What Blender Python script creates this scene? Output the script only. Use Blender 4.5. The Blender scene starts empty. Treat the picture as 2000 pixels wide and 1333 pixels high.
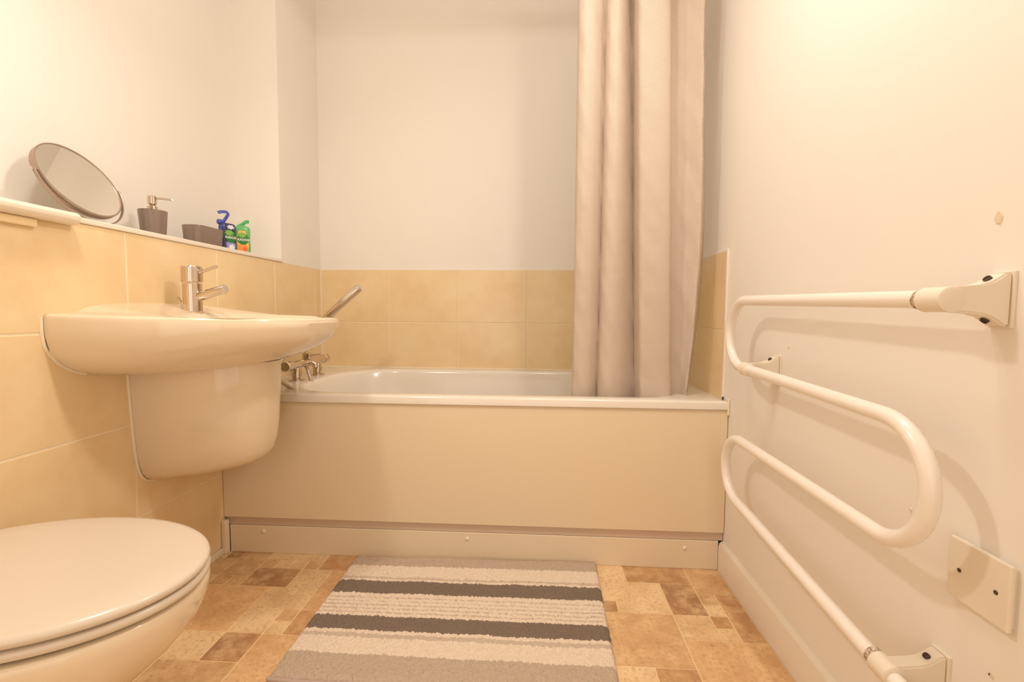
import bpy, bmesh, math, random
from math import sin, cos, pi, radians
from mathutils import Vector, Matrix

S = bpy.context.scene
C = S.collection
PI = pi

# ------------------------------------------------------------------ camera
FPX, PITCH, YAW, ROLL, CAMH = 896.92, -.0628, -.0571, .0068, .8228
cp, sp, cy, sy = cos(PITCH), sin(PITCH), cos(YAW), sin(YAW)
Fw = Vector((sy * cp, cy * cp, sp)); Rr = Vector((cy, -sy, 0)); Uu = Rr.cross(Fw)
Ax = Rr * cos(ROLL) + Uu * sin(ROLL); Up = -Rr * sin(ROLL) + Uu * cos(ROLL)
cam_d = bpy.data.cameras.new('camera'); cam = bpy.data.objects.new('camera', cam_d); C.objects.link(cam)
M = Matrix((Ax, Up, -Fw)).transposed().to_4x4(); M.translation = Vector((0, 0, CAMH))
cam.matrix_world = M
cam_d.sensor_width = 36; cam_d.lens = 36 * FPX / 2000; cam_d.clip_start = .02
S.camera = cam

# ------------------------------------------------------------------ light and exposure
S.view_settings.view_transform = 'Standard'; S.view_settings.look = 'None'
S.view_settings.gamma = 1; S.view_settings.use_curve_mapping = False
S.view_settings.exposure = 0.12
W = bpy.data.worlds.new('world'); S.world = W; W.use_nodes = True
W.node_tree.nodes['Background'].inputs[0].default_value = (1, .8, .6, 1)
W.node_tree.nodes['Background'].inputs[1].default_value = .0
WARM = (1.0, .92, .85)


def lamp(name, kind, loc, power, size, rot=None, color=WARM):
    l = bpy.data.lights.new(name, kind); l.energy = power; l.color = color
    if kind == 'POINT': l.shadow_soft_size = size
    else: l.shape = 'RECTANGLE'; l.size, l.size_y = size
    o = bpy.data.objects.new(name, l); o.location = loc
    if rot: o.rotation_euler = rot
    C.objects.link(o); return o


lamp('lamp_over_basin', 'POINT', (-.70, .72, 1.88), 2.4, .05)
lamp('basin_spot', 'AREA', (-.78, .72, 1.86), 5.3, (.09, .09), (0, radians(-19), 0))
lamp('lamp_right', 'POINT', (.00, 1.00, 2.05), 7.4, .05)
lamp('ceiling_spot', 'AREA', (.40, .80, 1.95), 6.2, (.12, .12), (0, radians(40), 0))
lamp('front_fill', 'AREA', (-.25, -.98, .9), 7.0, (1.4, 1.6), (radians(90), 0, 0))  # added frontal fill behind the camera, not a fixture of the room

# ------------------------------------------------------------------ helpers
LX, RX, DY = -1.058, .598, 2.192      # left tile face, right wall, back wall
CEIL = 2.42


def lin(c):
    return tuple(((v / 255) / 12.92 if v / 255 <= .04045 else ((v / 255 + .055) / 1.055) ** 2.4) for v in c) + (1,)


def mat(name, col, rough=.5, metal=0, coat=0, spec=.5):
    m = bpy.data.materials.new(name); m.use_nodes = True
    b = m.node_tree.nodes['Principled BSDF']
    b.inputs['Base Color'].default_value = col if len(col) == 4 else tuple(col) + (1,)
    b.inputs['Roughness'].default_value = rough; b.inputs['Metallic'].default_value = metal
    b.inputs['Coat Weight'].default_value = coat; b.inputs['Specular IOR Level'].default_value = spec
    return m


class NT:
    def __init__(s, m):
        s.t = m.node_tree; s.b = s.t.nodes['Principled BSDF']

    def n(s, typ, **kw):
        x = s.t.nodes.new(typ)
        for k, v in kw.items():
            if k.startswith('i_'):
                x.inputs[int(k[2:]) if k[2:].isdigit() else k[2:].replace('_', ' ')].default_value = v
            else: setattr(x, k, v)
        return x

    def l(s, a, b): s.t.links.new(a, b)

    def math(s, op, a, b=None):
        x = s.n('ShaderNodeMath', operation=op)
        for i, v in enumerate((a, b)):
            if v is None: continue
            if isinstance(v, (int, float)): x.inputs[i].default_value = v
            else: s.l(v, x.inputs[i])
        return x.outputs[0]

    def mix(s, fac, a, b, blend='MIX'):
        x = s.n('ShaderNodeMix', data_type='RGBA', blend_type=blend)
        for sock, v in ((x.inputs[0], fac), (x.inputs[6], a), (x.inputs[7], b)):
            if isinstance(v, (int, float, tuple)): sock.default_value = v
            else: s.l(v, sock)
        return x.outputs[2]

    def bump(s, h, strength, dist=.001):
        x = s.n('ShaderNodeBump', i_Strength=strength, i_Distance=dist); s.l(h, x.inputs['Height'])
        s.l(x.outputs[0], s.b.inputs['Normal'])

    def noise(s, vec, scale, detail=3, rough=.55):
        x = s.n('ShaderNodeTexNoise', i_Scale=scale, i_Detail=detail, i_Roughness=rough); s.l(vec, x.inputs['Vector'])
        return x.outputs[0]

    def ramp(s, fac, stops):
        x = s.n('ShaderNodeValToRGB'); e = x.color_ramp.elements
        e[0].position, e[0].color = stops[0]; e[1].position, e[1].color = stops[-1]
        for p, c in stops[1:-1]:
            k = e.new(p); k.color = c
        s.l(fac, x.inputs[0]); return x.outputs[0]

    def pos(s): return s.n('ShaderNodeNewGeometry').outputs['Position']


def paint(name, c, amp=.04, rough=.6, bump=.15):
    m = mat(name, c, rough); t = NT(m); p = t.pos()
    n = t.noise(p, 2.5, 4); c2 = tuple(v * (1 - amp) for v in c[:3]) + (1,)
    t.l(t.mix(n, c, c2), t.b.inputs['Base Color'])
    t.bump(t.noise(p, 260, 2), bump, .0006); return m


M_wall = paint('wall_paint', (.92, .86, .77, 1), .03)
M_gloss = paint('gloss_paint', (.90, .81, .68, 1), .03, .3, .05)
M_plinth = paint('plinth_paint', (.88, .74, .54, 1), .05, .4, .08)
M_ceil = paint('ceiling_paint', (.92, .88, .82, 1), .02)
M_white = mat('white_ceramic', (.85, .70, .50, 1), .12, coat=.3)
M_acrylic = mat('bath_acrylic', (.87, .79, .68, 1), .16, coat=.2)
M_panel = mat('bath_panel_laminate', (.86, .71, .50, 1), .28)
M_panel_shade = mat('panel_recess_shade', (.68, .53, .41, 1), .4)  # darker panel colour, shade of the recess painted in
M_plastic = mat('white_plastic', (.86, .76, .61, 1), .35)
M_seat = mat('white_seat_plastic', (.74, .63, .50, 1), .25)
M_enamel = mat('white_enamel', (.92, .84, .74, 1), .22, coat=.3)
M_grout = mat('grout', (.95, .80, .57, 1), .8)
M_silicone = mat('silicone', (.92, .79, .58, 1), .5)
M_chrome = mat('chrome', (.67, .58, .49, 1), .07, 1)
M_brushed = mat('brushed_steel', (.62, .56, .52, 1), .28, 1)
M_dark = mat('dark_hole', (.09, .05, .03, 1), .8)
M_rust = mat('rusty_collar', (.42, .26, .15, 1), .55)
M_wood = mat('door_wood', (.20, .12, .07, 1), .5)
t = NT(M_rust); t.l(t.mix(t.ramp(t.noise(t.pos(), 260, 4), [(.4, (0, 0, 0, 1)), (.6, (1, 1, 1, 1))]), (.30, .17, .09, 1), (.72, .62, .50, 1)), t.b.inputs['Base Color'])
M_bronze = mat('grey_metal_frame', (.40, .30, .23, 1), .35, .6)
M_mirror = mat('mirror_glass', (.98, .97, .95, 1), .02, 1)
M_grey = mat('grey_glossy_plastic', (.25, .18, .14, 1), .16, 0)

# wall tile: beige mottled glazed stone look
M_tile = mat('beige_glazed_tile', (.72, .52, .30, 1), .22); t = NT(M_tile); p = t.pos()
n1 = t.noise(p, 5, 5, .6); n2 = t.noise(p, 22, 4, .6)
rnd = t.n('ShaderNodeObjectInfo').outputs['Random']
c = t.ramp(n1, [(.3, (.84, .605, .335, 1)), (.52, (.91, .70, .41, 1)), (.72, (.95, .77, .48, 1))])
c = t.mix(t.math('MULTIPLY', n2, .25), c, (.77, .57, .31, 1))
c = t.mix(t.math('MULTIPLY', rnd, .12), c, (.88, .68, .42, 1))
t.l(c, t.b.inputs['Base Color']); t.bump(n2, .08, .002)

# floor tile (colour per tile comes from the object colour)
M_floor = mat('stone_vinyl', (.5, .3, .15, 1), .42); t = NT(M_floor); p = t.pos()
oc = t.n('ShaderNodeObjectInfo')
n1 = t.noise(p, 22, 6, .65); n2 = t.noise(p, 90, 5, .65); n3 = t.noise(p, 9, 4, .6)
c = t.mix(t.ramp(n1, [(.42, (0, 0, 0, 1)), (.66, (.6, .6, .6, 1))]), oc.outputs['Color'], (.95, .68, .36, 1))
c = t.mix(t.ramp(n2, [(.50, (0, 0, 0, 1)), (.70, (.55, .55, .55, 1))]), c, (.40, .20, .085, 1))
c = t.mix(t.ramp(n3, [(.45, (0, 0, 0, 1)), (.68, (.5, .5, .5, 1))]), c, (.60, .33, .14, 1))
t.l(c, t.b.inputs['Base Color']); t.bump(n2, .25, .001)
M_fgrout = mat('floor_joint', (.93, .68, .38, 1), .6)


def link(name, me, m=None, parent=None, smooth=False, pivot=None, kind=None, label=None, cat=None, group=None, angle=None):
    """me holds world coordinates; move it to a local origin"""
    if m: me.materials.append(m)
    if parent is not None: org = Vector(parent['_w'])
    elif pivot is not None: org = Vector(pivot)
    else:
        vs = [v.co for v in me.vertices]
        org = Vector(((min(v.x for v in vs) + max(v.x for v in vs)) / 2, (min(v.y for v in vs) + max(v.y for v in vs)) / 2, min(v.z for v in vs)))
    me.transform(Matrix.Translation(-org))
    if smooth:
        for f in me.polygons: f.use_smooth = True
        try: me.set_sharp_from_angle(angle=radians(angle or 40))
        except Exception: pass
    o = bpy.data.objects.new(name, me); C.objects.link(o)
    if parent is not None: o.parent = parent
    else: o.location = org
    o['_w'] = tuple(org)
    if kind: o['kind'] = kind
    if label: o['label'] = label
    if cat: o['category'] = cat
    if group: o['group'] = group
    return o


def empty(name, loc, label=None, cat=None, kind=None):
    o = bpy.data.objects.new(name, None); o.location = loc; o.empty_display_size = .05; C.objects.link(o)
    o['_w'] = tuple(loc)
    if label: o['label'] = label
    if cat: o['category'] = cat
    if kind: o['kind'] = kind
    return o


def pyd(vs, fs):
    me = bpy.data.meshes.new('m'); me.from_pydata([tuple(v) for v in vs], [], fs); me.update(); return me


def bm_me(bm):
    bmesh.ops.recalc_face_normals(bm, faces=bm.faces)
    me = bpy.data.meshes.new('m'); bm.to_mesh(me); bm.free(); return me


def addbox(bm, a, b, bev=0, seg=2):
    vs = [bm.verts.new((x, y, z)) for x in (a[0], b[0]) for y in (a[1], b[1]) for z in (a[2], b[2])]
    fs = [bm.faces.new([vs[i] for i in q]) for q in ((0, 1, 3, 2), (4, 6, 7, 5), (0, 4, 5, 1), (2, 3, 7, 6), (0, 2, 6, 4), (1, 5, 7, 3))]
    if bev:
        es = list({e for f in fs for e in f.edges})
        bmesh.ops.bevel(bm, geom=es, offset=bev, segments=seg, affect='EDGES', profile=.5)


def box(a, b, bev=0, seg=2):
    bm = bmesh.new(); addbox(bm, a, b, bev, seg); return bm_me(bm)


def loft(rings, cap0=True, cap1=True, closed=True):
    vs = []; fs = []; n = len(rings[0])
    for r in rings: vs += [tuple(v) for v in r]
    for k in range(len(rings) - 1):
        for i in range(n if closed else n - 1):
            j = (i + 1) % n
            fs.append((k * n + i, k * n + j, (k + 1) * n + j, (k + 1) * n + i))
    if cap0: fs.append(tuple(range(n))[::-1])
    if cap1: fs.append(tuple((len(rings) - 1) * n + i for i in range(n)))
    me = pyd(vs, fs); bm = bmesh.new(); bm.from_mesh(me); return bm_me(bm)


def frame(d):
    d = Vector(d).normalized(); a = Vector((0, 0, 1)) if abs(d.z) < .9 else Vector((1, 0, 0))
    u = d.cross(a).normalized(); return d, u, d.cross(u).normalized()


def lathe(base, axis, prof, n=32, cap0=True, cap1=True):
    """prof: list of (distance along axis, radius)"""
    d, u, v = frame(axis); base = Vector(base)
    rings = [[base + d * h + (u * cos(2 * PI * i / n) + v * sin(2 * PI * i / n)) * max(r, 1e-4) for i in range(n)] for h, r in prof]
    return loft(rings, cap0, cap1)


def rod(a, b, r, ch=.0012, n=24):
    a = Vector(a); b = Vector(b); L = (b - a).length
    return lathe(a, b - a, [(0, r - ch), (ch, r), (L - ch, r), (L, r - ch)], n)


def sweep(path, r, n=16, cap=True, flat=None, up=None):
    """flat=(a,b): elliptical section, a across, b along up"""
    P = [Vector(p) for p in path]; rings = []; pu = None
    for i, p in enumerate(P):
        d = (P[min(i + 1, len(P) - 1)] - P[max(i - 1, 0)]).normalized()
        if pu is None: _, u, _v = frame(d) if up is None else (0, Vector(up), 0)
        else: u = pu
        u = (u - d * u.dot(d)).normalized(); v = d.cross(u); pu = u
        ra, rb = flat if flat else (r, r)
        rings.append([p + u * cos(2 * PI * k / n) * ra + v * sin(2 * PI * k / n) * rb for k in range(n)])
    return loft(rings, cap, cap)


def catmull(pts, k=8):
    P = [Vector(p) for p in pts]; P = [P[0] * 2 - P[1]] + P + [P[-1] * 2 - P[-2]]; out = []
    for i in range(1, len(P) - 2):
        for j in range(k):
            s = j / k; a, b, c_, d = P[i - 1], P[i], P[i + 1], P[i + 2]
            out.append(.5 * ((2 * b) + (c_ - a) * s + (2 * a - 5 * b + 4 * c_ - d) * s * s + (3 * b - a - 3 * c_ + d) * s ** 3))
    out.append(P[-2]); return out


def join(mes):
    bm = bmesh.new()
    for m_ in mes: bm.from_mesh(m_)
    me = bpy.data.meshes.new('m'); bm.to_mesh(me); bm.free(); return me


def prism_x(poly, y0, y1):
    """poly of (x,z) extruded along y"""
    return loft([[(x, y0, z) for x, z in poly], [(x, y1, z) for x, z in poly]])


def bev_all(me, off, seg=2, ang=30):
    bm = bmesh.new(); bm.from_mesh(me)
    es = [e for e in bm.edges if len(e.link_faces) == 2 and e.calc_face_angle(0) > radians(ang)]
    bmesh.ops.bevel(bm, geom=es, offset=off, segments=seg, affect='EDGES', clamp_overlap=True); return bm_me(bm)


def onY(px, py, Y):
    d = Fw + Ax * ((px - 1000) / FPX) - Up * ((py - 666.5) / FPX); k = Y / d.y
    return d * k + Vector((0, 0, CAMH))


# ------------------------------------------------------------------ room shell
YB = -1.1
fl = link('floor', box((-1.30, YB - .1, -.05), (RX + .1, DY + .1, -.0015)), M_fgrout, kind='structure', pivot=(0, 0, 0))
ceil = link('ceiling', box((-1.40, YB - .1, CEIL), (RX + .1, DY + .1, CEIL + .05)), M_ceil, kind='structure')
G = .0025
bm = bmesh.new()
addbox(bm, (-1.258, YB, 0), (LX - G, 1.854, 1.0204))                 # boxed-out lower half
addbox(bm, (-1.40, YB, 0), (-1.258, 1.854, CEIL))                     # set-back upper wall
addbox(bm, (-1.40, 1.854, 0), (LX - G, DY + .1, CEIL))                # full-height pier by the bath
wl = link('wall_left', bm_me(bm), M_wall, kind='structure', pivot=(LX, 0, 0))
wb = link('wall_back', box((LX - G, DY + G, 0), (RX + .1, DY + .1, CEIL)), M_wall, kind='structure', pivot=(0, DY, 0))
wr = link('wall_right', box((RX, YB, 0), (RX + .1, DY + G, CEIL)), M_wall, kind='structure', pivot=(RX, 0, 0))
wf = link('wall_front', box((-1.40, YB - .1, 0), (RX + .1, YB, CEIL)), M_wall, kind='structure')
# a door behind the camera
dr = link('door_1', box((-.55, YB, 0), (.25, YB + .03, 2.02), .003), M_wood, kind='structure')
link('door_handle', rod((-.45, YB + .06, 1.0), (-.34, YB + .06, 1.0), .009), M_chrome, dr, True)

# grout sheets
link('grout', box((LX - G, YB, 0), (LX - .0012, DY, 1.0204)), M_grout, wl)
link('grout', box((LX, DY - .0009, .5), (RX, DY + G, 1.0204)), M_grout, wb)


def tile_box(ax, lo, hi, face, th, ins=.0012):
    """ax: normal axis sign: 'x+' left wall, 'y-' back wall, 'x-' right wall"""
    (u0, v0), (u1, v1) = lo, hi
    ring = lambda o, h: [(u0 + o, v0 + o, h), (u1 - o, v0 + o, h), (u1 - o, v1 - o, h), (u0 + o, v1 - o, h)]
    rs = [ring(0, 0), ring(0, th - ins), ring(ins, th)]

    def mp(p):
        u, v, h = p
        if ax == 'x+': return (face - th + h, u, v)
        if ax == 'x-': return (face + th - h, u, v)
        if ax == 'y-': return (u, face + th - h, v)
        return (u, v, face - th + h)
    return loft([[mp(p) for p in r] for r in rs])


TW, TH, TOP, g = .333, .25, 1.0204, .0021
rows = [(TOP - (k + 1) * TH + g, TOP - k * TH - (g if k else 0)) for k in range(4)] + [(.001, TOP - 4 * TH - g)]
JL = 1.1305
ys = [JL + TW * k for k in range(-7, 4)] + [DY]
for a, b in zip(ys[:-1], ys[1:]):
    for r, (z0, z1) in enumerate(rows):
        if a > 1.45 and z1 < .5: continue
        link('tile', tile_box('x+', (a + g, z0), (b - g if b < DY else b - .001, z1), LX, .0022), M_tile, wl)
xs = [LX] + [-.7211 + TW * k for k in range(0, 4)] + [RX]
for a, b in zip(xs[:-1], xs[1:]):
    for z0, z1 in rows[:2]:
        link('tile', tile_box('y-', (a + (g if a > LX else .0045), z0), (b - (g if b < RX else .003), z1), DY - .003, .0035), M_tile, wb)
RT = 1.503
link('grout', box((RX - .0038, RT, .5), (RX + .001, DY, TOP)), M_grout, wr)
for a, b in ((RT, DY - TW), (DY - TW, DY)):
    for z0, z1 in rows[:2]:
        link('tile', tile_box('x-', (a + (g if a > RT else 0), z0), (b - (g if b < DY else .006), z1), RX - .006, .0060), M_tile, wr)
link('trim_1', box((RX - .0075, RT - .011, .556), (RX, RT, TOP + .005), .0015), M_gloss, kind='structure')
link('trim_2', box((RX - .0061, RT, TOP - .001), (RX, DY, TOP + .005), .0006), M_gloss, kind='structure')
link('trim_3', box((LX, DY - .0032, TOP - .001), (RX - .007, DY + .003, TOP + .005), .0006), M_gloss, kind='structure')
link('trim_4', box((LX - .004, 1.856, TOP - .001), (LX + .0004, DY - .006, TOP + .005), .0006), M_gloss, kind='structure')
link('trim_5', box((LX - .004, DY - .0075, .552), (LX + .0055, DY + .001, TOP), .001), M_grout, kind='structure')   # silicone in the tiled corner
# ledge board on the boxed-out wall
link('trim_6', box((-1.258, YB, TOP + .0005), (LX + .004, 1.854, 1.0345), .003, 2), M_gloss, kind='structure')
# silicone bead and pipe strip at the foot of the left wall
link('trim_7', box((LX, .9, 0), (LX + .006, 1.452, .022), .002), M_plinth, kind='structure')
link('trim_8', box((LX + .001, 1.440, 0), (LX + .018, 1.462, .115), .004), M_plinth, kind='structure')

# skirting along the right wall
sk = [(RX, 0), (RX - .015, 0), (RX - .015, .078), (RX - .012, .088), (RX - .006, .093), (RX, .095)]
link('baseboard_right', prism_x(sk, YB, 1.4635), M_gloss, smooth=True, kind='structure', angle=25)

# little marks in the right wall: filled screw hole and two chipped patches
def wall_mark(px, py, r, m_, nm):
    d = Fw + Ax * ((px - 1000) / FPX) - Up * ((py - 666.5) / FPX); k = RX / d.x; q = d * k + Vector((0, 0, CAMH))
    random.seed(int(px))
    ring = [(q.y + cos(2 * PI * i / 12) * r * random.uniform(.7, 1.1), q.z + sin(2 * PI * i / 12) * r * random.uniform(1.0, 1.6)) for i in range(12)]
    link(nm, loft([[(RX + .0005, y, z) for y, z in ring], [(RX - .0012, q.y + (y - q.y) * .7, q.z + (z - q.z) * .7) for y, z in ring]]), m_, wr)
M_chip = paint('filler', (.84, .70, .50, 1), .1)
wall_mark(1541, 679, .0045, M_chip, 'filler_patch'); wall_mark(1779, 997, .0035, M_chip, 'filler_patch')
wall_mark(1952, 425, .008, M_chip, 'filler_patch'); wall_mark(1938, 1322, .0035, M_chip, 'wall_plug'); wall_mark(1933, 1318, .0014, M_dark, 'screw_hole')

# ------------------------------------------------------------------ floor tiles
U = .04865
DK, TN, LT, OR, DO = (.40, .21, .10), (.62, .385, .195), (.84, .61, .35), (.74, .455, .225), (.53, .285, .13)
T = [(-3, -2, -2, -1, DK), (-4, -3, -2, -1, LT), (-2, 0, -2, 1, TN), (-4, -2, -1, 1, TN), (0, 2, -2, -1, LT), (2, 4, -2, -1, LT),
     (0, 1, -1, 0, TN), (1, 2, -1, 0, LT), (2, 3, -1, 0, LT), (3, 4, -1, 0, TN), (4, 6, -2, 0, DO),
     (-4, -2, 1, 2, LT), (-2, -1, 1, 2, DO), (-1, 0, 1, 2, TN), (0, 3, 0, 2, DK), (3, 5, 0, 2, LT), (5, 7, 0, 4, OR),
     (-4, -2, 2, 4, OR), (-4, -2, 4, 6, LT), (-2, 2, 2, 6, OR), (2, 5, 2, 4, LT), (2, 4, 4, 6, LT), (4, 5, 4, 5, TN), (4, 5, 5, 6, LT), (5, 7, 4, 6, DO),
     (0, 2, 6, 8, LT), (2, 4, 6, 8, DK), (4, 8, 6, 12, OR), (0, 4, 8, 12, TN), (-4, 0, 6, 10, LT),
     (21, 24, -2, 2, LT), (24, 28, -2, 0, DO), (28, 31, -2, 1, TN), (24, 26, 0, 3, LT), (26, 28, 0, 3, DK), (22, 23, 2, 3, DK), (23, 24, 2, 3, LT),
     (28, 29, 1, 2, TN), (28, 29, 2, 3, LT), (29, 31, 1, 5, DO), (21, 26, 3, 7, OR), (26, 28, 3, 5, LT), (28, 29, 3, 4, DO), (28, 29, 4, 5, LT),
     (26, 31, 5, 11, OR), (22, 24, 7, 9, LT), (24, 26, 7, 9, DO)]
occ = {}
for k, (i0, i1, j0, j1, c_) in enumerate(T):
    for i in range(i0, i1):
        for j in range(j0, j1): occ[i, j] = 1
random.seed(4)
for j in range(-2, 24):
    for i in range(-4, 31):
        if (i, j) in occ: continue
        w, h = random.choice([(2, 2), (2, 3), (3, 2), (4, 4), (4, 2), (2, 4), (4, 3)])
        while w > 1 and any((i + a, j) in occ or i + a > 30 for a in range(w)): w -= 1
        while h > 1 and (j + h > 24 or any((i + a, j + b) in occ for a in range(w) for b in range(h))): h -= 1
        for a in range(w):
            for b in range(h): occ[i + a, j + b] = 1
        T.append((i, i + w, j, j + h, random.choice([DK, TN, LT, LT, OR, TN, DO])))
for i0, i1, j0, j1, c_ in T:
    x0, x1 = max(-.889 + U * i0, LX) + .0016, min(-.889 + U * i1, RX - .016) - .0016
    y0, y1 = 1.377 - U * j1 + .0016, min(1.377 - U * j0, 1.472) - .0016
    o = link('tile', tile_box('z', (x0, y0), (x1, y1), 0, .0016, .0007), M_floor, fl)
    v = random.uniform(.93, 1.07); o.color = tuple(min(1, q * v) for q in c_) + (1,)

# ------------------------------------------------------------------ bath
PY = 1.456
bath = empty('bathtub', (-.23, 1.82, 0), 'white bath along the back wall behind a beige side panel', 'bathtub')


def rrect(x0, x1, y0, y1, r, z, n=10, rr=None):
    """rounded rectangle ring; rr: radii for corners (x1y1, x0y1, x0y0, x1y0)"""
    R = rr or (r,) * 4; out = []
    for (cx, cy_, a0), q in zip(((x1, y1, 0), (x0, y1, 90), (x0, y0, 180), (x1, y0, 270)), R):
        sx = -1 if cx == x1 else 1; sy_ = -1 if cy_ == y1 else 1
        for k in range(n + 1):
            a = radians(a0 + 90 * k / n); out.append((cx + sx * q + q * cos(a), cy_ + sy_ * q + q * sin(a), z))
    return out


ZR = .5485
X0, X1, Y0, Y1 = LX + .001, RX - .0035, PY - .004, DY - .008
rings = [rrect(X0, X1, Y0, Y1, .004, .523), rrect(X0, X1, Y0, Y1, .004, ZR - .006), rrect(X0 + .002, X1 - .002, Y0 + .002, Y1 - .002, .004, ZR - .0015),
         rrect(X0 + .006, X1 - .006, Y0 + .006, Y1 - .006, .004, ZR)]
rr = (.20, .24, .20, .16)
ix0, ix1, iy0, iy1 = LX + .165, RX - .105, PY + .048, DY - .062
for off, z in ((0, ZR), (.004, ZR - .001), (.009, ZR - .005), (.013, ZR - .014), (.022, ZR - .06), (.04, ZR - .16), (.06, ZR - .26), (.085, ZR - .335), (.13, ZR - .37), (.2, ZR - .38)):
    rings.append(rrect(ix0 + off * 1.6, ix1 - off * (2.2 if off > .02 else 1.3), iy0 + off, iy1 - off, 0, z, rr=tuple(max(q - off * .45, .05) for q in rr)))
link('tub', loft(rings, False, True), M_acrylic, bath, True, angle=50)
link('side_panel', box((LX + .001, PY + .0015, .124), (RX - .0015, PY + .014, .5225), .002), M_panel, bath)
link('lower_rail', box((LX + .002, PY + .010, .0955), (RX - .0015, PY + .024, .1235), .001), M_panel_shade, bath)
link('edge_seal', box((RX - .007, PY - .007, .505), (RX - .0008, PY + .004, .556), .0015), M_silicone, bath)
link('waste_trap', lathe((.33, 1.82, ZR - .381), (0, 0, 1), [(0, .034), (.003, .033), (.004, .028)]), M_chrome, bath, True)

# timber plinth under the panel
pl = link('plinth_board', box((LX + .0165, 1.4635, 0), (RX - .0152, 1.478, .0945), .0015), M_plinth,
          label='cream painted timber board under the bath panel with three screw caps', cat='plinth')
for px, py in ((515, 1038), (913, 1053), (1337, 1071)):
    q = onY(px, py, 1.4635)
    link('screw_cap', lathe((q.x, 1.4640, q.z), (0, -1, 0), [(0, .0068), (.0018, .0066), (.0036, .0045), (.0042, .001)], 16), M_gloss, pl, True)

# bath silicone line along the wall
link('trim_9', join([box((LX + .001, DY - .010, ZR - .004), (RX - .007, DY - .003, ZR + .0045), .002)]), M_silicone, kind='structure')

# ------------------------------------------------------------------ bath mixer with hose and handset
bx, by, bz = -.945, 1.825, .612
mx = empty('bath_mixer_tap', (bx, by, ZR), 'chrome bath shower mixer on the left end of the bath rim', 'tap')
link('body', rod((bx, by - .135, bz), (bx, by + .135, bz), .0165, .002), M_chrome, mx, True)
for s in (-1, 1):
    link('pillar', lathe((bx, by + s * .085, ZR), (0, 0, 1), [(0, .030), (.004, .030), (.006, .018), (.046, .018), (.052, .015), (.062, .012)]), M_chrome, mx, True)
    link('handle', join([rod((bx, by + s * .136, bz), (bx, by + s * .168, bz), .0195, .002)]), M_chrome, mx, True)
link('spout', sweep(catmull([(bx, by - .01, bz), (bx + .018, by - .01, bz + .001), (bx + .034, by - .01, bz - .006), (bx + .040, by - .01, bz - .020)]), .011), M_chrome, mx, True)
link('diverter', join([box((bx - .014, by - .016, bz + .012), (bx + .014, by + .016, bz + .038), .003), rod((bx + .012, by, bz + .028), (bx + .055, by + .004, bz + .034), .0035)]), M_chrome, mx, True)
link('cradle', join([rod((bx - .006, by, bz + .034), (bx - .006, by, bz + .060), .006), rod((bx - .022, by, bz + .052), (bx + .014, by, bz + .083), .0165)]), M_chrome, mx, True)
hs = empty('shower_handset', (bx, by, bz + .06), 'slim chrome hand shower stick resting on the bath mixer', 'shower')
h0, h1 = Vector((-.965, 1.822, .703)), Vector((-.722, 1.82, .918)); dv = (h1 - h0).normalized()
link('handle', lathe(h0, h1 - h0, [(0, .008), (.004, .0105), (.05, .0125), (.17, .0155), ((h1 - h0).length - .004, .0165), ((h1 - h0).length, .0145)]), M_chrome, hs, True)
link('end_cap', lathe(h1 - dv * .002, dv, [(0, .0135), (.003, .0130), (.004, .010)], 20), M_brushed, hs, True)
M_hose = mat('ribbed_hose', (.66, .60, .55, 1), .25, 1); t = NT(M_hose)
tc = t.n('ShaderNodeTexWave', wave_type='BANDS', bands_direction='Z', i_Scale=90); t.l(t.pos(), tc.inputs['Vector']); t.bump(tc.outputs[1], .8, .001)
hose = catmull([(bx + .010, by - .03, bz - .014), tuple(onY(603, 729, 1.765)), tuple(onY(609, 752, 1.735)), tuple(onY(614, 780, 1.71)), (-.74, 1.70, .36), (-.66, 1.72, .235), (-.60, 1.76, .195), (-.64, 1.80, .19),
                (-.70, 1.74, .24), (-.76, 1.64, .38), (-.80, 1.575, .50), tuple(onY(583, 766, 1.545)), tuple(onY(570, 759, 1.552)), tuple(onY(550, 747, 1.58)), tuple(onY(531, 738, 1.64)), (-1.005, 1.70, .60), (-.99, 1.77, .66), h0 - dv * .012, h0 + dv * .003], 8)
link('shower_hose', sweep(hose, .0068, 12), M_hose, hs, True)

# ------------------------------------------------------------------ basin
BY = 1.25


def radial(b, p, n, s0, N=192):
    out = []
    for k in range(N):
        a = 2 * PI * k / N; ds, dt = cos(a), sin(a); lo, hi = 0, 1
        for _ in range(30):
            m_ = (lo + hi) / 2; s = s0 + ds * m_; t_ = dt * m_
            ok = s >= 0 and (abs(t_) / b) ** n + (max(s, 0) / p) ** n <= 1
            lo, hi = (m_, hi) if ok else (lo, m_)
        out.append((s0 + ds * lo, dt * lo))
    return out


def zt(s, t_):
    q = max(0, 1 - (abs(t_) / .25) ** 4)
    return .8165 - .015 * (s / .5) - .004 * (t_ / .33) ** 2 + .024 * math.exp(-(s / .045) ** 2) * q ** .5


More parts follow.
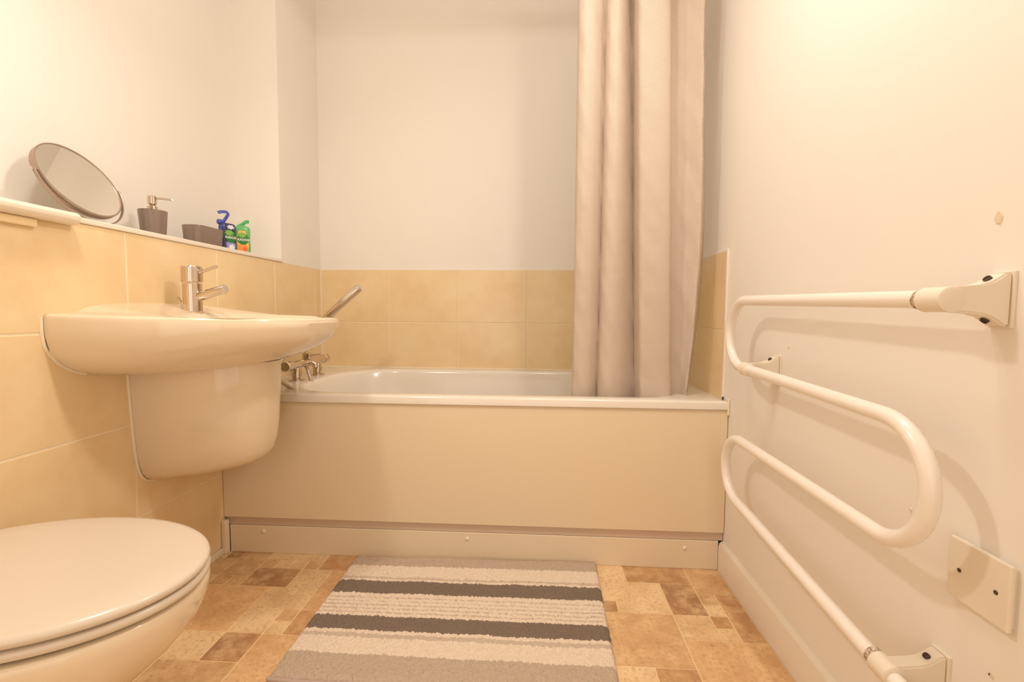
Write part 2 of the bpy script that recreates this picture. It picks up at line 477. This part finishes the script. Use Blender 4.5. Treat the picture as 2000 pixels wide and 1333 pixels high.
basin = empty('wash_basin', (LX, BY, .66), 'white ceramic wall basin with chrome mixer tap below the ledge', 'basin')
rings = []
for z, b, p_, s0 in ((.6615, .14, .13, .06), (.663, .18, .18, .08), (.667, .215, .225, .1), (.673, .245, .27, .12), (.682, .270, .315, .12), (.694, .290, .355, .12), (.708, .306, .394, .12), (.722, .317, .421, .12), (.735, .324, .443, .12), (.748, .328, .459, .12), (.762, .3305, .465, .12), (.776, .3315, .470, .12), (.790, .3315, .472, .12)):
    rings.append([(LX + s, BY + t_, z) for s, t_ in radial(b, p_, 2.25, s0)])
for db, dz in ((-.0005, -.012), (-.001, -.006), (-.003, -.002), (-.007, 0)):
    rings.append([(LX + max(s, 0), BY + t_, zt(s, t_) + dz) for s, t_ in radial(.3315 + db, .472 + db, 2.25, .12)])


def ell(cs, a_s, a_t, dz, N=192, z=None):
    return [(LX + cs + a_s * cos(2 * PI * k / N), BY + a_t * sin(2 * PI * k / N), (zt(cs + a_s * cos(2 * PI * k / N), a_t * sin(2 * PI * k / N)) + dz) if z is None else z) for k in range(N)]


rings += [ell(.278, .174, .262, 0), ell(.28, .170, .256, -.003), ell(.285, .166, .250, -.012), ell(.285, .155, .235, -.04), ell(.285, .135, .205, -.075), ell(.28, .10, .155, 0, z=.712), ell(.275, .06, .09, 0, z=.698), ell(.27, .024, .024, 0, z=.694)]
link('bowl', loft(rings), M_white, basin, True, angle=60)
link('waste', lathe((LX + .27, BY, .6935), (0, 0, 1), [(0, .022), (.003, .021), (.004, .012)]), M_chrome, basin, True)
# silicone where the basin meets the tiles
ring = [(s, t_) for s, t_ in radial(.3325, .2, 2.25, .03)]
edge = [(LX + .001, BY - .3305, .806), (LX + .001, BY - .3305, .77), (LX + .001, BY - .3265, .741), (LX + .001, BY - .316, .722), (LX + .001, BY - .303, .706), (LX + .001, BY - .287, .693), (LX + .001, BY - .266, .681), (LX + .001, BY - .24, .672)]
link('sealant', sweep(catmull(edge, 4), .004, 8), M_silicone, basin, True)

UND = [(.6615, .14, .13), (.663, .18, .18), (.667, .215, .225), (.673, .245, .27), (.682, .270, .315), (.694, .290, .355), (.708, .304, .392), (.724, .316, .424)]


def underside(s, t_):
    for z, b, p_ in UND:
        if (abs(t_) / b) ** 2.25 + (max(s, 0) / p_) ** 2.25 <= 1: return z
    return UND[-1][0]


ped = empty('half_pedestal', (LX, BY, .36), 'white ceramic half pedestal hung under the wash basin', 'pedestal')
rings = []
for z, b, p_, dz in ((.352, .04, .15, .035), (.353, .062, .195, .038), (.358, .080, .232, .038), (.368, .094, .262, .034), (.384, .105, .281, .028), (.41, .113, .293, .02), (.45, .119, .302, .012), (.50, .123, .307, .006), (.56, .126, .310, 0), (.62, .129, .313, 0), (.648, .130, .314, 0)):
    rings.append([(LX + s, BY + t_, z + dz * s / .3) for s, t_ in radial(b, p_, 2.7, .05)])
rings.append([(LX + s, BY + t_, underside(s, t_) - .0012) for s, t_ in radial(.131, .315, 2.7, .05)])
link('shroud', loft(rings), M_white, ped, True, angle=60)
edge = [(LX + .001, BY - .1325, .655), (LX + .001, BY - .1285, .58), (LX + .001, BY - .1225, .47), (LX + .001, BY - .116, .41), (LX + .001, BY - .105, .378), (LX + .001, BY - .088, .360), (LX + .001, BY - .06, .352)]
link('sealant', sweep(catmull(edge, 4), .004, 8), M_silicone, ped, True)

# basin mixer
tx, tz = -.977, .8135
tap = empty('basin_mixer_tap', (tx, BY, tz), 'chrome single lever mixer tap on the wash basin', 'tap')
link('body', lathe((tx, BY, tz), (0, 0, 1), [(0, .0245), (.003, .026), (.006, .0235), (.083, .0235), (.085, .0225)], 40), M_chrome, tap, True, angle=25)
link('cap', lathe((tx, BY, tz + .0865), (0, 0, 1), [(0, .0235), (.002, .026), (.043, .026), (.046, .0245)], 40), M_chrome, tap, True, angle=25)
link('lever', join([rod((tx + .018, BY, tz + .113), (tx + .030, BY, tz + .1175), .0065), rod((tx + .026, BY, tz + .116), (tx + .076, BY, tz + .1325), .0044)]), M_chrome, tap, True)
link('spout', lathe((tx + .010, BY, tz + .044), (.088, 0, .026), [(0, .0115), (.01, .0135), (.088, .0125), (.093, .011)], 32), M_chrome, tap, True)
link('aerator', lathe((tx + .090, BY, tz + .062), (.1, 0, -1), [(-.004, .009), (.006, .009), (.007, .007)], 24), M_brushed, tap, True)
link('pop_up_rod', rod((tx - .026, BY - .012, tz + .030), (tx - .034, BY - .012, tz + .045), .0042), M_chrome, tap, True)
link('pop_up_stem', rod((tx - .024, BY - .010, tz), (tx - .028, BY - .012, tz + .034), .002), M_chrome, tap, True)

# ------------------------------------------------------------------ toilet
TX, TY = -.803, .663
wc = empty('toilet', (TX, TY, 0), 'white toilet with closed lid against the tiled left wall', 'toilet')


def el(a, b, z, N=80, cx=TX, xmin=-1.054):
    return [(max(cx + a * cos(2 * PI * k / N), xmin), TY + b * sin(2 * PI * k / N), z) for k in range(N)]


def pan(tip, b, z, N=80):
    """D shaped slice: round front, straight sides back to the wall"""
    xm = TX + .03; out = []
    for k in range(N):
        a = 2 * PI * k / N; c_, s_ = cos(a), sin(a)
        if c_ >= 0: out.append((xm + (tip - xm) * c_, TY + b * s_, z))
        else: out.append((xm + (xm + 1.056) * max(-1, c_ * 1.35), TY + b * math.copysign(min(1, abs(s_)) ** .35, s_) * (1 - .12 * abs(c_)), z))
    return out


link('lid', loft([el(.255, .177, .396), el(.261, .183, .398), el(.2635, .1855, .4025), el(.2625, .1845, .407), el(.259, .181, .4105), el(.25, .172, .4125), el(.20, .135, .4145), el(.10, .07, .4155), el(.02, .014, .4158)]), M_seat, wc, True, angle=70)
seat = link('seat', loft([el(.258, .180, .3795), el(.2625, .1845, .382), el(.2635, .1855, .387), el(.2625, .1845, .3915), el(.258, .18, .3935), el(.19, .115, .3935), el(.185, .11, .387), el(.19, .115, .3795), el(.258, .180, .3795)], False, False), M_seat, wc, True, angle=60)
for yy in (-.14, .14):
    link('buffer', box((TX + .085, TY + yy - .008, .3735), (TX + .12, TY + yy + .008, .3800), .002), M_plastic, wc)
link('hinge', rod((-1.04, TY - .10, .392), (-1.04, TY + .10, .392), .010), M_plastic, wc, True)
rings = [pan(-.735, .112, 0), pan(-.730, .115, .02), pan(-.735, .112, .05), pan(-.735, .112, .10), pan(-.708, .123, .16), pan(-.672, .138, .20), pan(-.630, .156, .24), pan(-.592, .170, .275), pan(-.565, .179, .308), pan(-.551, .183, .335), pan(-.546, .1845, .356), pan(-.546, .1845, .368), pan(-.549, .182, .373), pan(-.562, .170, .3745),
         pan(-.60, .125, .3745), pan(-.61, .118, .365), pan(-.64, .10, .30), pan(-.70, .06, .22)]
link('pan', loft(rings), M_white, wc, True, angle=60)

# flush cover board lying on the ledge over the toilet
cv = empty('cistern_cover', (-1.12, .5, 1.0345), 'white round-edged cover board on the ledge above the toilet', 'cover')
poly = [(-1.20, 1.0352), (-1.20, 1.0390), (-1.048, 1.0390), (-1.037, 1.0378), (-1.029, 1.033), (-1.0265, 1.026), (-1.030, 1.0165), (-1.038, 1.0115), (-1.0535, 1.0110), (-1.0535, 1.0352)]
link('cover_board', bev_all(prism_x(poly, .12, .991), .002), M_plastic, cv, True, angle=40)
link('shadow_strip', box((-1.0575, .12, .993), (-1.046, .915, 1.0108), .003), M_tile, cv)  # tan strip modelled in place of the shadow beneath the cover board

# ------------------------------------------------------------------ things on the ledge
LZ = 1.0347
my, mz, mX, mr, tl = 1.118, 1.145, -1.16, .099, -.4973
mr_ = empty('shaving_mirror', (mX, my, LZ), 'round tilted mirror in a thin grey metal stand on the ledge', 'mirror')
nrm = Vector((cos(tl), 0, -sin(tl))); mc = Vector((mX, my, mz))
link('mirror_glass', lathe(mc - nrm * .0028, nrm, [(0, mr - .002), (.0056, mr - .002)], 72), M_mirror, mr_)
d_, u_, v_ = frame(nrm); rgs = []
for k in range(73):
    a = 2 * PI * k / 72; e = u_ * cos(a) + v_ * sin(a)
    rgs.append([mc + e * r_ + nrm * h_ for r_, h_ in ((mr - .0025, .0030), (mr - .0018, .0048), (mr, .0050), (mr + .001, .0035), (mr + .001, -.010), (mr, -.0120), (mr - .0018, -.0120), (mr - .0025, -.0032))])
link('rim', loft(rgs, False, False), M_bronze, mr_, True, angle=35)
R2 = mr + .008
arc = [(mX + .046 * max(0, -sin(a)), my + R2 * cos(a), mz + R2 * sin(a) * (mz - LZ - .004) / R2) for a in [radians(180 + 180 * k / 40) for k in range(41)]]
link('stand', sweep(arc, .003, 10, flat=(.0042, .0020), up=(1, 0, 0)), M_bronze, mr_, True)
for s in (-1, 1): link('pivot_screw', rod((mX, my + s * (mr - .002), mz), (mX, my + s * (R2 + .005), mz), .0038), M_chrome, mr_, True)
link('foot_ring', sweep([(mX + .01 + .036 * cos(2 * PI * k / 40), my + .06 * sin(2 * PI * k / 40), LZ + .0035) for k in range(41)], .003, 8), M_bronze, mr_, True)

dx, dy = -1.16, 1.3365
dp = empty('soap_dispenser', (dx, dy, LZ), 'dark grey soap dispenser with chrome pump on the ledge', 'dispenser')
link('body', lathe((dx, dy, LZ), (0, 0, 1), [(0, .0290), (.002, .0302), (.0825, .0368), (.0845, .0365), (.0845, .0348), (.080, .010)], 48), M_grey, dp, True, angle=30)
link('collar', lathe((dx, dy, LZ + .079), (0, 0, 1), [(0, .015), (.002, .0155), (.018, .013), (.020, .009), (.026, .0065)], 28), M_chrome, dp, True)
link('pump_head', join([lathe((dx, dy, LZ + .104), (0, 0, 1), [(0, .0105), (.001, .0118), (.022, .0118), (.024, .0105)], 28), sweep(catmull([(dx, dy, LZ + .122), (dx + .020, dy + .01, LZ + .123), (dx + .040, dy + .02, LZ + .122), (dx + .046, dy + .023, LZ + .120)], 5), .0028, 10)]), M_chrome, dp, True, angle=30)


def supers(cx, cy_, a, b, z, n=4, N=64, ang=0):
    out = []
    for k in range(N):
        q = 2 * PI * k / N; x = a * math.copysign(abs(cos(q)) ** (2 / n), cos(q)); y = b * math.copysign(abs(sin(q)) ** (2 / n), sin(q))
        out.append((cx + x * cos(ang) - y * sin(ang), cy_ + x * sin(ang) + y * cos(ang), z))
    return out


tX, tY = -1.145, 1.524
tb = empty('bathroom_tumbler', (tX, tY, LZ), 'low dark grey oblong holder on the ledge between dispenser and bottles', 'holder')
rg = [supers(tX, tY, .031, .062, LZ), supers(tX, tY, .032, .063, LZ + .002), supers(tX, tY, .037, .066, LZ + .066), supers(tX, tY, .0365, .0655, LZ + .068), supers(tX, tY, .034, .063, LZ + .068), supers(tX, tY, .030, .061, LZ + .006)]
link('cup', loft(rg), M_grey, tb, True, angle=35)


def gel_bottle(name, pos, face, label, cbody, ccap, hookpts, lab, txt_w):
    root = empty(name, pos, label, 'bottle'); P0 = Vector(pos); f_ = Vector((face[0], face[1], 0)).normalized(); w_ = Vector((-f_.y, f_.x, 0))   # w_ points to viewer's right
    if w_.dot(Vector((.8, .6, 0))) < 0: w_ = -w_
    W_, D_, H_ = .0275, .0145, .103
    rg = []
    for z, k in ((0, .90), (.003, .97), (.012, 1.0), (.05, .97), (.085, 1.0), (.095, .97), (.101, .86), (H_, .68)):
        ring = []
        for i in range(48):
            q = 2 * PI * i / 48; a = W_ * k * math.copysign(abs(cos(q)) ** .55, cos(q)); b = D_ * k * math.copysign(abs(sin(q)) ** .62, sin(q))
            ring.append(P0 + w_ * a + f_ * b + Vector((0, 0, z)))
        rg.append(ring)
    link('body', loft(rg), cbody, root, True, angle=60)
    at = lambda a, z, o=.0: P0 + w_ * a + Vector((0, 0, z)) + f_ * (D_ + o)
    hk = catmull([P0 + w_ * a + Vector((0, 0, z)) + f_ * b for a, z, b in hookpts], 8)
    link('hook', sweep(hk, .004, 16, flat=(.0022, .0058), up=f_), ccap, root, True)

    def patch(nm, pts, m_, o, par=None):
        return link(nm, loft([[at(a, z, -.004) for a, z in pts], [at(a, z, o) for a, z in pts]]), m_, root)
    for nm, pts, m_, o in lab: patch(nm, pts, m_, o)
    cu = bpy.data.curves.new('t', 'FONT'); cu.body = 'RADOX'; cu.size = .0112; cu.align_x = 'CENTER'; cu.extrude = .0003; cu.offset = .00025
    to = bpy.data.objects.new('t', cu); C.objects.link(to); bpy.context.view_layer.update()
    me = bpy.data.meshes.new_from_object(to); bpy.data.objects.remove(to)
    mw = Matrix((w_, Vector((0, 0, 1)), w_.cross(Vector((0, 0, 1))))).transposed().to_4x4()
    if (w_.cross(Vector((0, 0, 1)))).dot(f_) < 0: pass
    mw.translation = at(.003, .048, .0016); me.transform(Matrix.Translation(Vector((0, 0, 0))) @ mw); me.materials.clear()
    link('lettering', me, M_letter, root)
    return root, at


def oval(a0, z0, ra, rz, n=28, wav=0, wn=9):
    return [(a0 + ra * cos(2 * PI * i / n) * (1 + wav * sin(wn * 2 * PI * i / n)), z0 + rz * sin(2 * PI * i / n) * (1 + wav * sin(wn * 2 * PI * i / n))) for i in range(n)]


M_letter = mat('label_white', (.95, .93, .86, 1), .5)
M_g1 = mat('bright_green_plastic', (.02, .42, .08, 1), .3); M_g2 = mat('translucent_green', (.20, .62, .22, 1), .25)
NT(M_g2).b.inputs['Transmission Weight'].default_value = .25
M_dg = mat('label_dark_green', (.03, .20, .04, 1), .4); M_lg = mat('label_leaf_green', (.22, .50, .07, 1), .4)
M_or = mat('label_orange', (.90, .30, .06, 1), .4); M_ye = mat('label_amber', (.92, .52, .10, 1), .4)
M_nv = mat('navy_plastic', (.035, .045, .14, 1), .25); M_bl = mat('blue_plastic', (.06, .08, .42, 1), .3); M_pu = mat('label_lilac', (.34, .32, .62, 1), .4)
M_wh2 = mat('label_pale', (.85, .80, .85, 1), .5)
gb, at = gel_bottle('shower_gel_bottle', (-1.118, 1.690, LZ), (.63, -.77), 'green shower gel bottle with orange label, rightmost on the ledge', M_g2, M_g1,
                    [(-.0255, .020, .006), (-.0262, .060, .006), (-.024, .085, .005), (-.012, .100, .003), (.004, .113, .002), (.016, .1225, 0), (.024, .1225, -.002)],
                    [('label', [(-.016, .006), (.016, .006), (.020, .03), (.019, .055), (.010, .085), (-.012, .085), (-.020, .06), (-.019, .03)], M_ye, .0006),
                     ('label_oval', oval(.001, .055, .0195, .022, 28, .03), M_dg, .0010),
                     ('label_leaf', oval(-.002, .069, .0135, .009, 28, .12), M_lg, .0013),
                     ('label_fruit', [(-.015, .008), (.014, .008), (.018, .022), (.012, .032), (-.016, .030)], M_or, .0011),
                     ('label_fruit', oval(.008, .018, .008, .008, 16), mat('label_red_orange', (.85, .16, .05, 1), .4), .0015)], .035)
link('neck_plate', box(Vector((-1.118, 1.690, LZ + .092)) - Vector((.01, .01, .0)), Vector((-1.118, 1.690, LZ + .108)) + Vector((.01, .01, 0)), .004), M_g2, gb)
bb, at = gel_bottle('shower_gel_bottle', (-1.135, 1.632, LZ), (.90, -.43), 'navy blue shower gel bottle with a loop hook beside the green bottle', M_nv, M_bl,
                    [(-.026, .040, .008), (-.025, .085, .009), (-.018, .105, .010), (-.006, .124, .008), (.001, .136, .006), (-.004, .143, .004), (-.018, .142, .002), (-.030, .137, 0)],
                    [('label_pale', [(-.010, .006), (.018, .006), (.020, .030), (.006, .038), (-.014, .034)], M_pu, .0008),
                     ('label_flower', oval(.006, .018, .010, .009, 24, .25, 6), M_wh2, .0012),
                     ('label_oval', oval(.003, .055, .0185, .022, 28, .03), M_dg, .0010),
                     ('label_leaf', oval(-.002, .068, .014, .010, 32, .25, 8), M_lg, .0013),
                     ('label_sparkle', oval(.004, .089, .012, .007, 24, .3, 7), M_wh2, .0012)], .035)
link('cap', lathe(Vector((-1.135, 1.632, LZ + .104)) - Vector((.004, .022, .0)), (-.43, -.90, .0), [(0, .006), (.001, .0095), (.012, .0095), (.014, .008)], 20), M_bl, bb, True)

# ------------------------------------------------------------------ serpentine rail on the right wall
rx = RX - .088
def arc2(cy_, z0, z1, r, sgn, n=20):
    zc = (z0 + z1) / 2; rz = (z0 - z1) / 2
    return [(rx, cy_ + sgn * r * sin(PI * k / n), zc + rz * cos(PI * k / n)) for k in range(n + 1)]
KR = .523 / .510
rx0 = rx
path = [(rx, .600, .8425)] + [(rx, .60 + .57 * k / 6, .8425 + .0125 * k / 6) for k in range(1, 6)]
path += arc2(1.17, .8550, .6875, .084, 1) + [(rx, 1.0, .684), (rx, .85, .680)] + arc2(.70, .676, .497, .088, -1) + [(rx, .85, .499), (rx, 1.0, .501)] + arc2(1.17, .503, .343, .082, 1) + [(rx, 1.0, .330), (rx, .85, .319), (rx, .70, .308), (rx, .57, .299)]
rx = .523
path = [(rx, y * KR, CAMH + (z - CAMH) * KR) for _x, y, z in path]
rail = empty('towel_rail', (rx, .9, .3), 'white serpentine tubular rail bracketed to the right wall', 'rail')
link('tube', sweep(path, .0125, 20), M_enamel, rail, True, angle=60)


def bracket(Yc, z, dn, nm='bracket', through=True):
    """arm in the x-z plane, flaring to a plate on the wall"""
    w = .0125
    pts = [(rx - .004, .0155), (rx + .012, .0165), (rx + .034, .0185), (rx + .048, .0225), (rx + .058, .029), (rx + .064, .0335), (RX - .0035, .0345)]
    poly = [(x, z + h) for x, h in pts] + [(x, z - h * dn) for x, h in reversed(pts)]
    br = link(nm, bev_all(prism_x(poly, Yc - w, Yc + w), .0022, 2, 35), M_plastic, rail, True, angle=45)
    link('clamp', lathe((rx, Yc - w - .0015, z), (0, 1, 0), [(0, .0145), (.0015, .0165), (.034, .0165), (.0355, .014)] if through else [(0, .0145), (.0015, .0165), (.040, .0165), (.0415, .014)], 32), M_plastic, br, True)
    link('wall_plate', box((RX - .0045, Yc - w - .003, z - .0365), (RX + .0005, Yc + w + .003, z + .0365), .0015), M_plastic, br)
    for s in (-1, 1):
        link('screw', lathe((rx + .0515, Yc, z + s * .0275), (-.75, 0, s * .66), [(-.004, .0046), (.0004, .0046), (.0006, .0036), (-.001, .0030)], 16), M_dark, br, True)
    return br
bracket(.628, .8430, 1.0, through=False)
bracket(1.172, .6835, 1.0)
bracket(.680, .2945, 1.0)
link('collar', lathe((rx, .657, .8436), (0, 1, 0), [(0, .0125), (.001, .0137), (.007, .0137), (.008, .0125)], 28), M_rust, rail, True)
link('collar', lathe((rx, 1.195, .6838), (0, 1, 0), [(0, .0125), (.001, .0134), (.003, .0134), (.004, .0125)], 28), M_rust, rail, True)
link('collar', lathe((rx, .7015, .2963), (0, 1, 0), [(0, .0125), (.001, .0137), (.010, .0137), (.011, .0125)], 28), M_rust, rail, True)

# blank electrical plate
bp = empty('wall_socket_plate', (RX, .6255, .427), 'white square blank electrical plate low on the right wall', 'plate')
link('back_box', box((RX - .006, .586, .430), (RX + .0005, .665, .508), .001), M_plastic, bp)
link('face_plate', box((RX - .0115, .5825, .4265), (RX - .005, .6685, .5125), .002), M_plastic, bp)
for yy in (.6505, .5995): link('screw', lathe((RX - .0108, yy, .4695), (-1, 0, 0), [(-.001, .003), (.0014, .0028), (.0016, .001)], 14), M_dark, bp, True)

# ------------------------------------------------------------------ shower curtain
M_cur = mat('herringbone_fabric', (.6, .55, .5, 1), .75); t = NT(M_cur)
uv = t.n('ShaderNodeUVMap'); sx_ = t.n('ShaderNodeSeparateXYZ'); t.l(uv.outputs[0], sx_.inputs[0])
tri = t.math('PINGPONG', sx_.outputs[0], .0155)
st = t.math('FRACT', t.math('MULTIPLY', t.math('ADD', sx_.outputs[1], t.math('MULTIPLY', tri, 1.15)), 1 / .0068))
fac = t.ramp(st, [(.0, (0, 0, 0, 1)), (.30, (0, 0, 0, 1)), (.42, (1, 1, 1, 1)), (.88, (1, 1, 1, 1)), (1.0, (0, 0, 0, 1))])
nz = t.noise(t.pos(), 1200, 1)
c = t.mix(fac, (.77, .65, .53, 1), (.50, .385, .295, 1))
t.l(c, t.b.inputs['Base Color'])
wv = t.noise(t.pos(), 14, 3, .5)
t.bump(wv, .3, .014)
cols = [(1130, 1117, .014), (1134, 1120, -.006), (1144, 1132, -.020), (1160, 1146, -.016), (1174, 1157, .002), (1182, 1164, .020), (1185, 1166, .022), (1188, 1170, -.002), (1194, 1178, -.020), (1206, 1192, -.026), (1218, 1210, -.010), (1230, 1229, .024), (1237, 1240, .046),
        (1240, 1243, .046), (1242, 1246, -.004), (1246, 1250, -.032), (1262, 1266, -.042), (1285, 1287, -.044), (1302, 1303, -.036), (1308, 1308, -.012), (1311, 1311, .012), (1326, 1320, .020), (1346, 1331, .012), (1362, 1340, -.010), (1369, 1344, -.020), (1373, 1347, -.014), (1377, 1351, .016), (1385, 1361, .044), (1391, 1372, .075)]
CY = 1.565
tt = catmull([(a, b, d) for a, b, d in cols], 6)
ZB, ZTc = .470, 2.09; NZ = 90
vs = []; fs = []; uvs = []; nC = len(tt)
arcs = [0]
for k in range(1, nC):
    a, b = onY(tt[k - 1].x, 300, CY), onY(tt[k].x, 300, CY)
    arcs.append(arcs[-1] + math.hypot(b.x - a.x, tt[k].z - tt[k - 1].z))
for r in range(NZ + 1):
    z = ZB + (ZTc - ZB) * r / NZ; h = min(max((z - .55) / 1.3, 0), 1)
    for k, p_ in enumerate(tt):
        py = 608 - (z - .8228) * FPX / CY
        px = p_.y + (p_.x - p_.y) * h ** .8
        # right edge is gathered in towards the foot of the curtain
        right = max(0, (p_.x - 1345) / 46)
        if right > 0:
            prof = min(max((py - 430) / 340, 0), 1)
            px = p_.x + (p_.y - p_.x) * h * 0 + right * 0
            px = p_.x - (p_.x - p_.y) * min(1, (1 - h) * .9) - right * 42 * prof ** 2.2
            if py < 430: px = p_.x - (p_.x - p_.y) * (1 - h) * .35 * (1 if right < .6 else .5)
            else:
                a_ = (1 - min(max((.8228 - (430 - 608) * CY / FPX - .55) / 1.3, 0), 1)) * .35 * (1 if right < .6 else .5)
                px = p_.x - (p_.x - p_.y) * (a_ + (1 - a_) * prof * .8) - right * 24 * prof ** 2.2
        wob = .0015 * sin(z * 23 + k * .21) + .001 * sin(z * 51 + k * .5)
        q = onY(px, py, CY); vs.append((q.x, CY + p_.z * (.75 + .25 * h) + wob, z)); uvs.append((arcs[k], z))
for r in range(NZ):
    for k in range(nC - 1):
        a = r * nC + k; fs.append((a, a + 1, a + nC + 1, a + nC))
me = pyd(vs, fs); ul = me.uv_layers.new(name='UVMap')
for lp in me.loops: ul.data[lp.index].uv = uvs[lp.vertex_index]
cur = empty('shower_curtain', (.32, CY, .47), 'pale herringbone shower curtain bunched at the right end of the bath', 'curtain')
oc_ = link('drape', me, M_cur, cur, True, angle=80)
md = oc_.modifiers.new('thick', 'SOLIDIFY'); md.thickness = .0012; md.offset = 0
cr = empty('curtain_rail', (-.23, CY, 2.10), 'white curtain rail above the bath carrying the shower curtain', 'rail')
link('rail_tube', rod((LX, CY, 2.10), (RX, CY, 2.10), .0125), M_enamel, cr, True)

# ------------------------------------------------------------------ bath mat
def onZ(px, py, z):
    d = Fw + Ax * ((px - 1000) / FPX) - Up * ((py - 666.5) / FPX); k = (z - CAMH) / d.z
    return d * k + Vector((0, 0, CAMH))
q00, q10, q11, q01 = Vector((-.592, .936)), Vector((.186, .930)), Vector((.196, 1.4625)), Vector((-.596, 1.447))
M_rug = mat('bath_mat_pile', (.5, .4, .3, 1), .95, spec=.1); t = NT(M_rug)
uv = t.n('ShaderNodeUVMap'); s3 = t.n('ShaderNodeSeparateXYZ'); t.l(uv.outputs[0], s3.inputs[0])
nz = t.noise(uv.outputs[0], 60, 3); vv = t.math('ADD', s3.outputs[1], t.math('MULTIPLY', t.math('SUBTRACT', nz, .5), .016))
nz2 = t.noise(uv.outputs[0], 5, 2); vv = t.math('ADD', vv, t.math('MULTIPLY', t.math('SUBTRACT', nz2, .5), .012))
cg, cc, cd = (.64, .50, .375, 1), (.95, .79, .62, 1), (.265, .20, .15, 1)
cl = (.72, .58, .45, 1)
# v runs 0 (near the camera) to 1 (plinth)
stops = [(0, cg), (.149, cc), (.255, cl), (.285, cc), (.308, cd), (.413, cc), (.431, cl), (.446, cc), (.463, cl), (.477, cc), (.494, cl), (.508, cc), (.525, cl), (.539, cc), (.557, cl), (.571, cc), (.604, cd)]
x = t.n('ShaderNodeValToRGB'); x.color_ramp.interpolation = 'CONSTANT'; e = x.color_ramp.elements
stops_a = [(p_, c_) for p_, c_ in stops]
e[0].position, e[0].color = stops_a[0]; e[1].position, e[1].color = stops_a[-1]
for p_, c_ in stops_a[1:-1]:
    k = e.new(p_); k.color = c_
t.l(vv, x.inputs[0])
x2 = t.n('ShaderNodeValToRGB'); x2.color_ramp.interpolation = 'CONSTANT'; e = x2.color_ramp.elements
e[0].position, e[0].color = (0, cd); e[1].position, e[1].color = (.876, cg)
for p_, c_ in ((.722, cc), (.742, cl), (.760, cc)):
    k = e.new(p_); k.color = c_
t.l(vv, x2.inputs[0])
sel = t.math('GREATER_THAN', vv, .66)
c = t.mix(sel, x.outputs[0], x2.outputs[0])
nf = t.noise(t.pos(), 420, 3, .7)
c = t.mix(t.ramp(nf, [(.35, (.45, .45, .45, 1)), (.65, (0, 0, 0, 1))]), c, t.mix(.55, c, (.12, .08, .05, 1)))
t.l(c, t.b.inputs['Base Color']); t.bump(nf, .5, .003)
from mathutils import noise as mn
NXr, NYr = 520, 340
vs = []; uvs = []
for j in range(NYr + 1):
    for i in range(NXr + 1):
        u, v = i / NXr, j / NYr
        p_ = (q00 * (1 - u) + q10 * u) * (1 - v) + (q01 * (1 - u) + q11 * u) * v
        ed = min(u * .79, (1 - u) * .79, v * .5, (1 - v) * .5); rise = 1 - math.exp(-ed / .004)
        fq = Vector((p_.x, p_.y, 0))
        hgt = .013 + .003 * mn.noise(fq * 120) + .0028 * mn.noise(fq * 260 + Vector((3, 1, 2))) + .0025 * mn.noise(fq * 8)
        wig = .0022 * (mn.noise(fq * 140 + Vector((9, 9, 0))))
        rib = .0018 * sin((v - .423) / .0315 * 2 * PI) if .42 < v < .60 else 0
        vs.append((p_.x + wig, p_.y + wig, .002 + max(.001, (hgt + rib)) * rise)); uvs.append((u * .79 / .5, v))
fs = [(j * (NXr + 1) + i, j * (NXr + 1) + i + 1, (j + 1) * (NXr + 1) + i + 1, (j + 1) * (NXr + 1) + i) for j in range(NYr) for i in range(NXr)]
me = pyd(vs, fs); ul = me.uv_layers.new(name='UVMap')
for lp in me.loops: ul.data[lp.index].uv = uvs[lp.vertex_index]
mat_root = empty('bath_mat', (-.2, 1.2, 0), 'striped grey, cream and brown bath mat on the tiled floor before the bath', 'mat')
link('pile', me, M_rug, mat_root, True, angle=180)
M_hem = mat('mat_hem', (.52, .40, .33, 1), .9)
hem = [(q.x, q.y, .0045) for q in (q00, q00 * .5 + q10 * .5, q10)]
link('hem', sweep([(q00.x, q00.y + .004, .006), (q00.x + .004, q00.y, .006)] + [(q00.x + (q10.x - q00.x) * k / 12, q00.y + (q10.y - q00.y) * k / 12 - .001 + .001 * sin(k), .0052) for k in range(1, 12)] + [(q10.x, q10.y + .003, .006)], .0045, 12), M_hem, mat_root, True)
link('backing', loft([[(q.x, q.y, .0004) for q in (q00, q10, q11, q01)], [(q.x, q.y, .003) for q in (q00, q10, q11, q01)]]), M_hem, mat_root)

for o in S.objects:
    if '_w' in o: del o['_w']
